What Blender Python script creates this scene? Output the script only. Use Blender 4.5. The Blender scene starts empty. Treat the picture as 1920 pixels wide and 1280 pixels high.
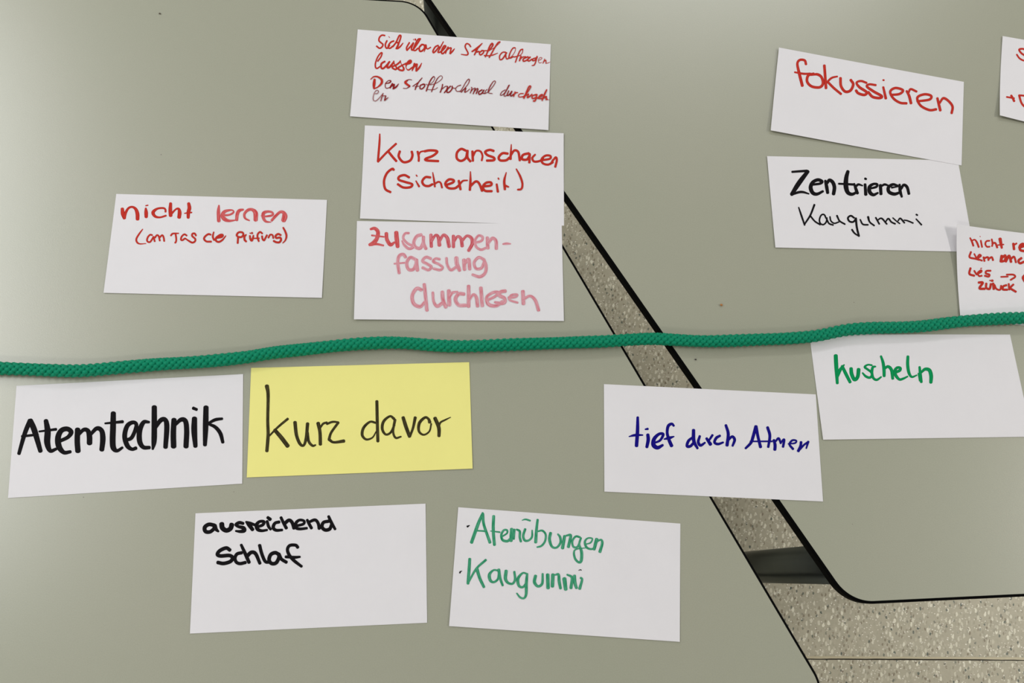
import bpy, math, random
import numpy as np
from mathutils import Matrix, Vector

# ---------------------------------------------------------------- camera
TZ = 0.72                     # height of the table tops (metres, floor at 0)
CAM_H = 0.79228               # phone held this far above the table tops
FPX = 1600.0                  # focal length for a 1920 px wide frame
PITCH, ROLL = 0.27470666, 0.20529474
cp, sp, cr, sr = math.cos(PITCH), math.sin(PITCH), math.cos(ROLL), math.sin(ROLL)
R = np.array([[1, 0, 0], [0, cp, -sp], [0, sp, cp]]) @ np.array([[cr, -sr, 0], [sr, cr, 0], [0, 0, 1]])
CAM = np.array([0, 0, TZ + CAM_H])
SC = bpy.context.scene
COL = SC.collection
cd = bpy.data.cameras.new('camera'); cam = bpy.data.objects.new('camera', cd); COL.objects.link(cam)
cd.sensor_width = 36.0; cd.lens = FPX / 1920 * 36; cd.clip_start = 0.01
cam.matrix_world = Matrix([[*R[0], CAM[0]], [*R[1], CAM[1]], [*R[2], CAM[2]], [0, 0, 0, 1]])
SC.camera = cam

# ---------------------------------------------------------------- world, lamps, exposure
SC.view_settings.view_transform = 'Standard'; SC.view_settings.look = 'None'
SC.view_settings.gamma = 1; SC.view_settings.use_curve_mapping = False
SC.view_settings.exposure = 0.0
W = bpy.data.worlds.new('room_light'); SC.world = W; W.use_nodes = True
W.node_tree.nodes['Background'].inputs[0].default_value = (0.98, 0.985, 1.0, 1)
W.node_tree.nodes['Background'].inputs[1].default_value = 0.19
def lamp(name, loc, rz, size, size_y, power, colour):
    l = bpy.data.lights.new(name, 'AREA'); l.shape = 'RECTANGLE'; l.size = size; l.size_y = size_y
    l.energy = power; l.color = colour
    o = bpy.data.objects.new(name, l); COL.objects.link(o); o.location = loc
    o.rotation_euler = (0, 0, math.radians(rz)); return o
lamp('ceiling_lamp', (2.75, 0.7, 2.75), 14, 0.4, 0.9, 56, (1.0, 0.97, 0.92))
lamp('ceiling_lamp', (-2.05, 0.70, 2.75), 20, 0.4, 2.2, 46, (0.97, 0.98, 1.0))
lamp('ceiling_lamp', (0.5, 2.7, 2.75), 14, 1.6, 0.4, 27, (0.98, 0.99, 1.0))
lamp('ceiling_lamp', (-0.9, -1.9, 2.75), 14, 1.2, 0.3, 21, (1.0, 0.98, 0.94))

# ---------------------------------------------------------------- helpers
def at(px, py, z=TZ):
    """point of the plane at height z seen at pixel (px, py) of the 1920x1280 photograph"""
    px = np.asarray(px, float); py = np.asarray(py, float)
    d = np.stack([(px - 960) / FPX, -(py - 640) / FPX, -np.ones_like(px)], -1) @ R.T
    return CAM + d * ((np.asarray(z) - CAM[2]) / d[..., 2])[..., None]
def tag(o, label=None, cat=None, group=None, kind=None):
    for k, v in (('label', label), ('category', cat), ('group', group), ('kind', kind)):
        if v: o[k] = v
    return o
def obj(name, V, F, mat, parent=None, origin=None, uv=None, smooth=False):
    V = np.asarray(V, float)
    base = np.array(parent['_o']) if parent is not None and origin is None else (np.asarray(origin, float) if origin is not None else np.array([V[:, 0].mean(), V[:, 1].mean(), V[:, 2].min()]))
    me = bpy.data.meshes.new(name); me.from_pydata((V - base).tolist(), [], F if isinstance(F, list) else F.tolist())
    me.materials.append(mat)
    if uv is not None:
        lay = me.uv_layers.new(name='UVMap')
        idx = np.zeros(len(me.loops), dtype=np.int32); me.loops.foreach_get('vertex_index', idx)
        lay.data.foreach_set('uv', np.asarray(uv, np.float32)[idx].ravel())
    if smooth: me.polygons.foreach_set('use_smooth', [True] * len(me.polygons))
    me.update()
    o = bpy.data.objects.new(name, me); COL.objects.link(o)
    if parent is not None:
        o.parent = parent; po = np.array(parent['_o']); o.location = base - po
    else: o.location = base
    o['_o'] = [float(c) for c in base]
    return o
def empty(name, loc):
    o = bpy.data.objects.new(name, None); COL.objects.link(o); o.location = loc; o.empty_display_size = 0.05
    o['_o'] = [float(c) for c in loc]
    return o

# ---------------------------------------------------------------- materials
def new_mat(name):
    m = bpy.data.materials.new(name); m.use_nodes = True
    nt = m.node_tree; return m, nt, nt.nodes['Principled BSDF']
def ramp(nt, stops, interp='LINEAR'):
    r = nt.nodes.new('ShaderNodeValToRGB'); r.color_ramp.interpolation = interp
    el = r.color_ramp.elements
    while len(el) < len(stops): el.new(0.5)
    for e, (p, c) in zip(el, stops): e.position = p; e.color = (*c, 1) if len(c) == 3 else c
    return r
def noise(nt, scale, detail=2, vec=None, rough=0.5):
    n = nt.nodes.new('ShaderNodeTexNoise'); n.inputs['Scale'].default_value = scale
    n.inputs['Detail'].default_value = detail; n.inputs['Roughness'].default_value = rough
    if vec is not None: nt.links.new(vec, n.inputs['Vector'])
    return n
def mix(nt, fac, a, b, mode='MIX'):
    m = nt.nodes.new('ShaderNodeMix'); m.data_type = 'RGBA'; m.blend_type = mode
    for s, v in ((m.inputs[0], fac), (m.inputs[6], a), (m.inputs[7], b)):
        if hasattr(v, 'links') or hasattr(v, 'is_output'): nt.links.new(v, s)
        elif isinstance(v, (int, float)): s.default_value = v
        else: s.default_value = (*v, 1)
    return m.outputs[2]
def world_pos(nt):
    g = nt.nodes.new('ShaderNodeNewGeometry'); return g.outputs['Position']
def lin(r, g, b):
    f = lambda c: (c / 255 / 12.92) if c <= 10.3 else ((c / 255 + 0.055) / 1.055) ** 2.4
    return (f(r), f(g), f(b))
def bump(nt, bsdf, h, strength, dist):
    b = nt.nodes.new('ShaderNodeBump'); b.inputs['Strength'].default_value = strength; b.inputs['Distance'].default_value = dist
    nt.links.new(h, b.inputs['Height']); nt.links.new(b.outputs[0], bsdf.inputs['Normal'])

def laminate():
    m, nt, b = new_mat('grey_laminate')
    p = world_pos(nt)
    big = noise(nt, 6, 2, p); fine = noise(nt, 900, 2, p)
    c = mix(nt, big.outputs[0], (0.345, 0.357, 0.268), (0.368, 0.362, 0.280))
    c2 = mix(nt, fine.outputs[0], (0.92, 0.92, 0.92), (1.08, 1.08, 1.08))
    c = mix(nt, 1.0, c, c2, 'MULTIPLY')
    v = nt.nodes.new('ShaderNodeTexVoronoi'); v.inputs['Scale'].default_value = 55; nt.links.new(p, v.inputs['Vector'])
    s = nt.nodes.new('ShaderNodeMath'); s.operation = 'LESS_THAN'; s.inputs[1].default_value = 0.03
    nt.links.new(v.outputs['Distance'], s.inputs[0])
    sep = nt.nodes.new('ShaderNodeSeparateColor'); nt.links.new(v.outputs['Color'], sep.inputs[0])
    g = nt.nodes.new('ShaderNodeMath'); g.operation = 'GREATER_THAN'; g.inputs[1].default_value = 0.93
    nt.links.new(sep.outputs[0], g.inputs[0])
    mm = nt.nodes.new('ShaderNodeMath'); mm.operation = 'MULTIPLY'; nt.links.new(s.outputs[0], mm.inputs[0]); nt.links.new(g.outputs[0], mm.inputs[1])
    c = mix(nt, mm.outputs[0], c, (0.16, 0.15, 0.12))
    nt.links.new(c, b.inputs['Base Color'])
    b.inputs['Roughness'].default_value = 0.32; b.inputs['Specular IOR Level'].default_value = 0.8
    bump(nt, b, fine.outputs[0], 0.12, 0.0003)
    return m
def plain(name, col, rough=0.5, metal=0.0, spec=0.5, nscale=0, namp=0.0):
    m, nt, b = new_mat(name)
    if nscale:
        n = noise(nt, nscale, 2, world_pos(nt))
        a = tuple(c * (1 - namp) for c in col); z = tuple(c * (1 + namp) for c in col)
        nt.links.new(mix(nt, n.outputs[0], a, z), b.inputs['Base Color'])
    else: b.inputs['Base Color'].default_value = (*col, 1)
    b.inputs['Roughness'].default_value = rough; b.inputs['Metallic'].default_value = metal
    b.inputs['Specular IOR Level'].default_value = spec
    return m
def paper(name, col):
    m, nt, b = new_mat(name)
    p = world_pos(nt); n = noise(nt, 25, 3, p); f = noise(nt, 1500, 2, p)
    a = tuple(c * 0.975 for c in col); z = tuple(min(1, c * 1.02) for c in col)
    nt.links.new(mix(nt, n.outputs[0], a, z), b.inputs['Base Color'])
    b.inputs['Roughness'].default_value = 0.7; b.inputs['Specular IOR Level'].default_value = 0.25
    mul = nt.nodes.new('ShaderNodeMath'); mul.operation = 'MULTIPLY_ADD'; mul.inputs[1].default_value = 6.0
    nt.links.new(n.outputs[0], mul.inputs[0]); nt.links.new(f.outputs[0], mul.inputs[2])
    bump(nt, b, mul.outputs[0], 0.25, 0.0002)
    return m
def ink(name, main, light, dark, streak=0.5, edge=0.3, su=0.25):
    """marker ink: streaks run along the stroke (UV u in mm along, v -1..1 across)"""
    m, nt, b = new_mat(name)
    uv = nt.nodes.new('ShaderNodeUVMap'); uv.uv_map = 'UVMap'
    mp = nt.nodes.new('ShaderNodeMapping'); mp.inputs['Scale'].default_value = (su * 0.35, 3.0, 1)
    nt.links.new(uv.outputs[0], mp.inputs[0])
    n = noise(nt, 1.0, 3, mp.outputs[0], 0.6)
    r = ramp(nt, [(0.50 - 0.12, (0, 0, 0)), (0.50 + 0.16, (1, 1, 1))]); nt.links.new(n.outputs[0], r.inputs[0])
    f = nt.nodes.new('ShaderNodeMath'); f.operation = 'MULTIPLY'; f.inputs[1].default_value = streak; nt.links.new(r.outputs[0], f.inputs[0])
    c = mix(nt, f.outputs[0], main, light)
    sep = nt.nodes.new('ShaderNodeSeparateXYZ'); nt.links.new(uv.outputs[0], sep.inputs[0])
    sn = nt.nodes.new('ShaderNodeMath'); sn.operation = 'PINGPONG'; sn.inputs[1].default_value = 2.0
    # v is stored as v + 4k, so the distance from the stroke's middle comes back by ping-pong
    nt.links.new(sep.outputs[1], sn.inputs[0])
    e = nt.nodes.new('ShaderNodeMapRange'); e.inputs[1].default_value = 0.55; e.inputs[2].default_value = 1.0; e.inputs[4].default_value = edge
    nt.links.new(sn.outputs[0], e.inputs[0])
    c = mix(nt, e.outputs[0], c, dark)
    nt.links.new(c, b.inputs['Base Color']); b.inputs['Roughness'].default_value = 0.65; b.inputs['Specular IOR Level'].default_value = 0.08
    return m
def lino():
    m, nt, b = new_mat('speckled_linoleum')
    p = world_pos(nt)
    base = noise(nt, 60, 4, p, 0.65)
    c = mix(nt, base.outputs[0], (0.36, 0.33, 0.24), (0.54, 0.50, 0.37))
    def chips(scale, thr, pick, col, sx, sy, rot):
        global _x
        mp = nt.nodes.new('ShaderNodeMapping'); mp.inputs['Scale'].default_value = (sx, sy, 1); mp.inputs['Rotation'].default_value = (0, 0, rot)
        w = noise(nt, 180, 2, p)
        add = nt.nodes.new('ShaderNodeVectorMath'); add.operation = 'MULTIPLY_ADD'
        nt.links.new(w.outputs['Color'], add.inputs[0]); add.inputs[1].default_value = (0.004, 0.004, 0.004); nt.links.new(p, add.inputs[2])
        nt.links.new(add.outputs[0], mp.inputs[0])
        v = nt.nodes.new('ShaderNodeTexVoronoi'); v.voronoi_dimensions = '2D'; v.inputs['Scale'].default_value = scale; nt.links.new(mp.outputs[0], v.inputs['Vector'])
        s = nt.nodes.new('ShaderNodeMath'); s.operation = 'LESS_THAN'; s.inputs[1].default_value = thr; nt.links.new(v.outputs['Distance'], s.inputs[0])
        q = nt.nodes.new('ShaderNodeSeparateColor'); nt.links.new(v.outputs['Color'], q.inputs[0])
        g = nt.nodes.new('ShaderNodeMath'); g.operation = 'GREATER_THAN'; g.inputs[1].default_value = pick; nt.links.new(q.outputs[0], g.inputs[0])
        k = nt.nodes.new('ShaderNodeMath'); k.operation = 'MULTIPLY'; nt.links.new(s.outputs[0], k.inputs[0]); nt.links.new(g.outputs[0], k.inputs[1])
        k2 = nt.nodes.new('ShaderNodeMath'); k2.operation = 'MULTIPLY'; nt.links.new(k.outputs[0], k2.inputs[0]); nt.links.new(q.outputs[1], k2.inputs[1])
        return mix(nt, k2.outputs[0], cc[0], col)
    cc = [c]
    cc[0] = chips(150, 0.30, 0.45, (0.80, 0.77, 0.62), 1.0, 0.5, 0.5)
    cc[0] = chips(170, 0.28, 0.5, (0.24, 0.20, 0.13), 1.0, 0.6, -0.9)
    cc[0] = chips(125, 0.20, 0.66, (0.08, 0.10, 0.075), 1.0, 0.65, 0.9)
    cc[0] = chips(260, 0.26, 0.70, (0.85, 0.82, 0.72), 0.8, 1.1, 0.2)
    nt.links.new(cc[0], b.inputs['Base Color']); b.inputs['Roughness'].default_value = 0.5
    return m
def rope_mat():
    m, nt, b = new_mat('green_braided_cord')
    uv = nt.nodes.new('ShaderNodeUVMap'); uv.uv_map = 'UVMap'
    mp = nt.nodes.new('ShaderNodeMapping'); mp.inputs['Scale'].default_value = (1.2, 24, 1); mp.inputs['Rotation'].default_value = (0, 0, 0.5)
    nt.links.new(uv.outputs[0], mp.inputs[0])
    n = noise(nt, 2.2, 3, mp.outputs[0])
    n2 = noise(nt, 160, 2, world_pos(nt))
    c = mix(nt, n.outputs[0], (0.0, 0.13, 0.062), (0.0, 0.34, 0.18))
    c = mix(nt, n2.outputs[0], c, (0.0, 0.25, 0.13))
    nt.links.new(c, b.inputs['Base Color']); b.inputs['Roughness'].default_value = 0.42
    b.inputs['Specular IOR Level'].default_value = 0.14
    bump(nt, b, n.outputs[0], 0.35, 0.0004)
    return m

M_LAM = laminate()
M_BLACK = plain('black_core', (0.0015, 0.0015, 0.0015), 0.7, spec=0.04)
M_UNDER = plain('table_underside', (0.05, 0.05, 0.048), 0.6, nscale=40, namp=0.1)
M_STEEL = plain('dark_steel_tube', (0.085, 0.095, 0.09), 0.3, metal=0.9, nscale=30, namp=0.08)
M_LINO = lino()
M_WELD = plain('weld_cord', (0.52, 0.46, 0.30), 0.45, nscale=200, namp=0.08)
M_GAP = plain('dark_seam_line', (0.03, 0.025, 0.015), 0.8)  # dark subfloor colour, visible as a thin line in the seam gap
M_WHITE = paper('white_paper', (0.762, 0.745, 0.762))
M_YELLOW = paper('yellow_paper', (0.87, 0.82, 0.27))
M_ROPE = rope_mat()
INK = {
 'red': ink('red_marker', (0.50, 0.022, 0.014), (0.62, 0.06, 0.035), (0.22, 0.003, 0.006), 0.6, 0.6),
 'darkred': ink('fine_red_pen', (0.20, 0.008, 0.010), (0.42, 0.02, 0.02), (0.12, 0.002, 0.004), 0.7, 0.4),
 'dryred': ink('half_dry_red_marker', (0.55, 0.03, 0.035), (0.78, 0.30, 0.30), (0.42, 0.015, 0.03), 0.65, 0.35, 0.4),
 'pinkdark': ink('fading_red_marker', (0.52, 0.03, 0.045), (0.72, 0.30, 0.34), (0.55, 0.03, 0.05), 0.9, 0.4, 0.4),
 'pink': ink('nearly_dry_red_marker', (0.60, 0.15, 0.19), (0.74, 0.45, 0.50), (0.70, 0.36, 0.42), 1.0, 0.55, 0.4),
 'black': ink('black_marker', (0.004, 0.003, 0.004), (0.012, 0.010, 0.012), (0.002, 0.002, 0.002), 0.5, 0.3),
 'olive': ink('thin_black_marker', (0.014, 0.011, 0.005), (0.11, 0.09, 0.028), (0.02, 0.014, 0.004), 0.8, 0.4, 0.4),
 'blue': ink('blue_marker', (0.004, 0.002, 0.17), (0.01, 0.004, 0.30), (0.002, 0.001, 0.10), 0.6, 0.4),
 'green': ink('green_marker', (0.0, 0.24, 0.065), (0.0, 0.36, 0.12), (0.0, 0.12, 0.025), 0.7, 0.5),
 'drygreen': ink('half_dry_green_marker', (0.0, 0.22, 0.085), (0.16, 0.50, 0.33), (0.0, 0.21, 0.10), 0.75, 0.45, 0.4),
}

# ---------------------------------------------------------------- floor
A = at(1516, 1235, 0); B = at(1920, 1237, 0)
sd = (B - A)[:2]; sd /= np.hypot(*sd); sn = np.array([-sd[1], sd[0]])       # along / across the welded seam
def slab(pts, z0, z1):
    n = len(pts); V = [(*p, z0) for p in pts] + [(*p, z1) for p in pts]
    F = [list(range(n))[::-1], list(range(n, 2 * n))] + [[i, (i + 1) % n, n + (i + 1) % n, n + i] for i in range(n)]
    return V, F
def strip(a0, a1, c0, c1):
    f = lambda a, c: A[:2] + sd * a + sn * c
    return [f(a0, c0), f(a1, c0), f(a1, c1), f(a0, c1)]
floor = tag(obj('floor', *slab(strip(-3.2, 3.2, -2.2, 3.4), -0.05, -0.004), M_GAP, origin=(0, 0, 0)), 'speckled beige grey linoleum floor under the tables', kind='structure')
obj('floor_sheet', *slab(strip(-3.2, 3.2, 0.0045, 3.4), -0.004, 0.0), M_LINO, floor)
obj('floor_sheet', *slab(strip(-3.2, 3.2, -2.2, -0.0012), -0.004, 0.0), M_LINO, floor)
rng = random.Random(4)
V, F = [], []
for i in range(321):                         # the weld bead wavers a little and stands slightly low
    a = -3.2 + i * 0.02; w = 0.0007 * math.sin(a * 9) + rng.uniform(-2, 2) * 1e-4
    for c in (0.0004 + w, 0.0045):
        q = A[:2] + sd * a + sn * c; V.append((*q, -0.0006)); V.append((*q, -0.004))
for i in range(320):
    k = 4 * i; F += [[k, k + 4, k + 6, k + 2], [k, k + 1, k + 5, k + 4]]
obj('weld_seam', V, F, M_WELD, floor)

M_WALL = plain('wall_paint', (0.62, 0.61, 0.57), 0.8, nscale=3, namp=0.03)
for nm, q in (('wall_back', (-3.2, 3.2, 3.4, 3.5)), ('wall_front', (-3.2, 3.2, -2.3, -2.2)), ('wall_left', (-3.3, -3.2, -2.3, 3.5)), ('wall_right', (3.2, 3.3, -2.3, 3.5))):
    tag(obj(nm, *slab(strip(*q), -0.05, 2.9), M_WALL), kind='structure')

# ---------------------------------------------------------------- tables (trapezoid tops, 120 degree corners)
def line_meet(p, d, q, e):
    t = np.linalg.solve(np.array([[d[0], -e[0]], [d[1], -e[1]]]), q - p); return p + d * t[0]
def unit(v): return v / np.hypot(*v)
def round_poly(P, r, n=14):
    out = []
    for i in range(len(P)):
        p0, p, p1 = P[i - 1], P[i], P[(i + 1) % len(P)]
        a, b = unit(p0 - p), unit(p1 - p)
        half = math.acos(np.clip(a @ b, -1, 1)) / 2
        t = r / math.tan(half); c = p + unit(a + b) * r / math.sin(half)
        s, e = p + a * t - c, p + b * t - c
        a0 = math.atan2(s[1], s[0]); da = (math.atan2(e[1], e[0]) - a0 + math.pi) % (2 * math.pi) - math.pi
        out += [c + r * np.array([math.cos(a0 + da * k / n), math.sin(a0 + da * k / n)]) for k in range(n + 1)]
    return np.array(out)
THK = 0.0125; BEV = 0.0026
def table(P, r, legs, label, name='school_table'):
    """P: corners counter-clockwise; legs: leg positions on the floor plan"""
    c = P.mean(0)
    root = tag(empty(name, (c[0], c[1], 0)), label, 'table')
    outer = round_poly(P, r)
    nxt = np.roll(outer, -1, 0); prv = np.roll(outer, 1, 0)
    t = nxt - prv; t /= np.linalg.norm(t, axis=1)[:, None]
    inw = np.c_[-t[:, 1], t[:, 0]]
    inner = outer + inw * BEV
    n = len(outer)
    # laminate face
    V, F = slab(inner, TZ - 0.0009, TZ)
    obj('tabletop', V, F, M_LAM, root)
    # black core edge: bevelled ring below and around the laminate
    rings = [(inner, TZ - 0.00005), (outer - inw * -0.0004, TZ - 0.0007), (outer, TZ - 0.0016), (outer, TZ - THK + 0.0012), (outer + inw * 0.0012, TZ - THK), (inner + inw * 0.02, TZ - THK)]
    V = [(*p, z) for ring, z in rings for p in ring]
    F = []
    for k in range(len(rings) - 1):
        for i in range(n):
            j = (i + 1) % n; F.append([k * n + i, (k + 1) * n + i, (k + 1) * n + j, k * n + j])
    obj('edge_band', V, F, M_BLACK, root)
    V, F = slab(inner + inw * 0.003, TZ - THK, TZ - 0.001)
    obj('underside_panel', V, F, M_UNDER, root)
    # legs: round tubes with a mounting plate and a plastic foot
    for lx, ly in legs:
        N = 32; ang = [2 * math.pi * k / N for k in range(N)]
        def tube(rad_z):
            V = [(lx + rr * math.cos(a), ly + rr * math.sin(a), z) for rr, z in rad_z for a in ang]
            F = [[k * N + i, k * N + (i + 1) % N, (k + 1) * N + (i + 1) % N, (k + 1) * N + i] for k in range(len(rad_z) - 1) for i in range(N)]
            F += [list(range(N))[::-1], list(range((len(rad_z) - 1) * N, len(rad_z) * N))]
            return V, F
        leg = obj('leg', *tube([(LEG_R, 0.02), (LEG_R, TZ - THK - 0.006)]), M_STEEL, root, origin=(lx, ly, 0), smooth=False)
        for p in leg.data.polygons: p.use_smooth = len(p.vertices) == 4
        obj('mounting_plate', *tube([(0.034, TZ - THK - 0.006), (0.034, TZ - THK)]), M_STEEL, leg, origin=(lx, ly, TZ - THK))
        obj('foot_cap', *tube([(0.019, 0.0), (0.0215, 0.003), (0.0215, 0.018), (0.0195, 0.022)]), M_BLACK, leg, origin=(lx, ly, 0))
    return root
LEG_R = 0.020
# left table: its 80 cm edge runs down the picture from the top corner to the bottom corner
a, b = at(1064.0, 472)[:2], at(1482.5, 1180)[:2]
d = unit(b - a); nl = np.array([d[1], -d[0]])           # nl points into the left table
T = a - d * 0.3245; Bc = T + d * 0.793
s60 = math.sin(math.radians(60)); 
L = [Bc, T, T + nl * 0.8 * s60 - d * 0.4, Bc + nl * 0.8 * s60 + d * 0.4]
left_P = np.array(L)
def ccw(P):
    s = sum(P[i - 1][0] * P[i][1] - P[i][0] * P[i - 1][1] for i in range(len(P))); return P if s > 0 else P[::-1]
left_P = ccw(left_P)
def inset_legs(P, m):
    c = []
    for i in range(4):
        u, v = unit(P[i - 1] - P[i]), unit(P[(i + 1) % 4] - P[i]); h = math.acos(u @ v) / 2
        c.append(P[i] + unit(u + v) * m / math.sin(h))
    return c
table(left_P, 0.036, inset_legs(left_P, 0.06), 'grey school table with thin black edge, left of the gap, cards and cord on it')
# right table
a, b = at(1060, 368.5)[:2], at(1500, 1000.5)[:2]
dr = unit(b - a); e0, e1 = at(1655, 1131)[:2], at(1920, 1118)[:2]
er = unit(e1 - e0); C0 = line_meet(a, dr, e0, er)
nr = np.array([-dr[1], dr[0]]); nr = nr if nr @ er > 0 else -nr
C0 = C0 - dr * 0; 
# step the outline outwards by the width of the visible side so the laminate edge lands on the traced line
T2 = C0 - dr * 0.80
right_P = ccw(np.array([C0, C0 + nr * 0.8 * s60 + dr * 0.4, T2 + nr * 0.8 * s60 - dr * 0.4, T2]))
leg1 = at(1588, 1056, TZ - 0.05)[:2]; leg2 = at(822, -62, TZ - 0.05)[:2]
other = inset_legs(right_P, 0.06)
far = sorted(other, key=lambda p: -np.hypot(*(p - T)))[:2]
table(right_P, 0.040, [leg1, leg2] + far, 'grey school table with thick black edge, right of the gap, rounded corner over the floor')

# ---------------------------------------------------------------- cards
PT = 0.00025                                   # card thickness
class Card: pass
def make_card(corners, mat, layer, lifts, label, group='written cards on the tables', power=1.6, nu=24, nv=12, curl=None):
    """corners: TL TR BR BL in photograph pixels; lifts in mm at those corners"""
    c = Card(); c.q = np.array(corners, float); c.z0 = TZ + layer * (PT + 0.00008); c.l = np.array(lifts) / 1000; c.p = power
    def height(u, v):
        w = [(1 - u) * (1 - v), u * (1 - v), u * v, (1 - u) * v]
        return c.z0 + sum(l * np.maximum(x, 0) ** power for l, x in zip(c.l, w))
    # true plan corners: each corner is seen at its own height
    P = np.array([at(c.q[i, 0], c.q[i, 1], c.z0 + c.l[i] + PT)[:2] for i in range(4)])
    c.P = P
    U, Vv = np.meshgrid(np.linspace(0, 1, nu + 1), np.linspace(0, 1, nv + 1))
    def plan(u, v): return (P[0] * ((1 - u) * (1 - v))[..., None] + P[1] * (u * (1 - v))[..., None] + P[2] * (u * v)[..., None] + P[3] * ((1 - u) * v)[..., None])
    xy = plan(U, Vv); z = height(U, Vv)
    top = np.concatenate([xy, (z + PT)[..., None]], -1).reshape(-1, 3); bot = np.concatenate([xy, z[..., None]], -1).reshape(-1, 3)
    n = len(top); W1 = nu + 1; F = []
    for j in range(nv):
        for i in range(nu):
            k = j * W1 + i
            F.append([k, k + W1, k + W1 + 1, k + 1]); F.append([n + k, n + k + 1, n + k + W1 + 1, n + k + W1])
    ring = [i for i in range(nu)] + [j * W1 + nu for j in range(nv)] + [nv * W1 + i for i in range(nu, 0, -1)] + [j * W1 for j in range(nv, 0, -1)]
    for i in range(len(ring)):
        a_, b_ = ring[i], ring[(i + 1) % len(ring)]; F.append([a_, b_, n + b_, n + a_])
    ce = top.mean(0); ce[2] = TZ
    c.o = tag(obj('written_card', np.concatenate([top, bot]), F, mat, origin=ce), label, 'card', group)
    def uvof(xy):        # inverse of the nearly affine plan map
        e1, e2 = P[1] - P[0], P[3] - P[0]; g = P[2] - P[1] - P[3] + P[0]
        u = np.full(xy.shape[:-1], .5); v = u.copy()
        Mx = np.linalg.inv(np.array([e1, e2]).T)
        for _ in range(4):
            rhs = xy - P[0] - g * (u * v)[..., None]; s = rhs @ Mx.T; u, v = s[..., 0], s[..., 1]
        return u, v
    def on(px):          # photograph pixel -> point on the card's surface
        z = np.full(px.shape[0], c.z0 + PT)
        for _ in range(4):
            q = at(px[:, 0], px[:, 1], z); u, v = uvof(q[:, :2]); z = height(np.clip(u, 0, 1), np.clip(v, 0, 1)) + PT
        return at(px[:, 0], px[:, 1], z)
    c.on = on; c.n = 0; c.ws = 1.0
    return c
def crom(P, step):
    P = np.asarray(P, float)
    if len(P) == 2:
        n = max(2, int(np.hypot(*(P[1] - P[0])[:2]) / step) + 1); t = np.linspace(0, 1, n)[:, None]
        return P[0] * (1 - t) + P[1] * t
    Q = np.vstack([2 * P[0] - P[1], P, 2 * P[-1] - P[-2]]); out = []
    for i in range(1, len(Q) - 2):
        p0, p1, p2, p3 = Q[i - 1:i + 3]
        n = max(3, int(np.hypot(*(p2 - p1)[:2]) / step) + 1)
        t = np.linspace(0, 1, n, endpoint=False)[:, None]
        out.append(0.5 * ((2 * p1) + (-p0 + p2) * t + (2 * p0 - 5 * p1 + 4 * p2 - p3) * t ** 2 + (-p0 + 3 * p1 - 3 * p2 + p3) * t ** 3))
    out.append(P[-1:]); return np.vstack(out)
def write(card, view, inkname, w0, text, label, wscale=1.14):
    """text: strokes split by |, points 'x,y' or 'x,y,w' in the frame of view = (x0, y0, scale)"""
    x0, y0, s = view; V, F, UV = [], [], []
    if inkname == 'black': wscale = 1.26
    wscale *= card.ws
    srng = random.Random(label)
    for st in text.split('|'):
        P = []; w = w0
        for tok in st.split():
            f = [float(x) for x in tok.split(',')]
            if len(f) > 2: w = f[2]
            P.append([f[0], f[1], w])
        if len(P) == 1: P.append([P[0][0] + 1, P[0][1] + 1, P[0][2]])
        P = np.array(P); P[:, 0] = x0 + P[:, 0] / s; P[:, 1] = y0 + P[:, 1] / s; P[:, 2] = P[:, 2] / s / 2 * wscale
        S = crom(P, 1.3); keep = np.r_[True, np.hypot(*np.diff(S[:, :2], axis=0).T) > 1e-4]; S = S[keep]
        tn = np.gradient(S[:, :2], axis=0); tn /= np.maximum(np.linalg.norm(tn, axis=1)[:, None], 1e-9)
        nn = np.c_[-tn[:, 1], tn[:, 0]]; r = np.maximum(S[:, 2], 0.35)
        al = np.r_[0, np.cumsum(np.hypot(*np.diff(S[:, :2], axis=0).T))] * 0.5
        off = srng.randint(0, 40) * 4.0; uo = srng.uniform(0, 90)
        
        b0 = len(V); m = len(S)
        for i in range(m):
            card.n += 1; dz = card.n * 1.2e-7
            for sg in (-1, 0, 1):
                q = S[i, :2] + nn[i] * r[i] * sg; V.append((*q, dz)); UV.append((al[i] + uo, off + sg))
        for i in range(m - 1):
            for k in (0, 1):
                a_ = b0 + 3 * i + k; F.append([a_, a_ + 1, a_ + 4, a_ + 3])
        def disc(i, full, dirn=1):
            card.n += 6; dz = card.n * 1.2e-7
            c0 = len(V); V.append((*S[i, :2], dz)); UV.append((al[i] + uo, off))
            K = 12 if full else 7
            for k in range(K + (0 if full else 1)):
                an = 2 * math.pi * k / K if full else -math.pi / 2 + math.pi * k / K
                q = S[i, :2] + r[i] * (0.97 if full else 1) * (tn[i] * math.cos(an) * dirn * (1 if full else 0.75) + nn[i] * math.sin(an))
                V.append((*q, dz)); UV.append((al[i] + uo, off + math.sin(an)))
            for k in range(K): F.append([c0, c0 + 1 + k, c0 + 1 + (k + 1) % (K if full else K + 1)])
        disc(0, False, -1); disc(m - 1, False, 1)
        for i in range(1, m - 1):
            if tn[i - 1] @ tn[i + 1] < 0.9: disc(i, True)
    V = np.array(V); P3 = card.on(V[:, :2]); P3[:, 2] += 0.00004 + V[:, 2]
    # make all faces look up
    F2 = []
    for f in F:
        p = P3[f]; cz = (p[1][0] - p[0][0]) * (p[2][1] - p[0][1]) - (p[1][1] - p[0][1]) * (p[2][0] - p[0][0])
        F2.append(f if cz > 0 else f[::-1])
    return tag(obj('handwriting', P3, F2, INK[inkname], card.o, uv=UV), label)
def zc(x0, y0, s, pts): return [(x0 + x / s, y0 + y / s) for x, y in pts]

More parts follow.
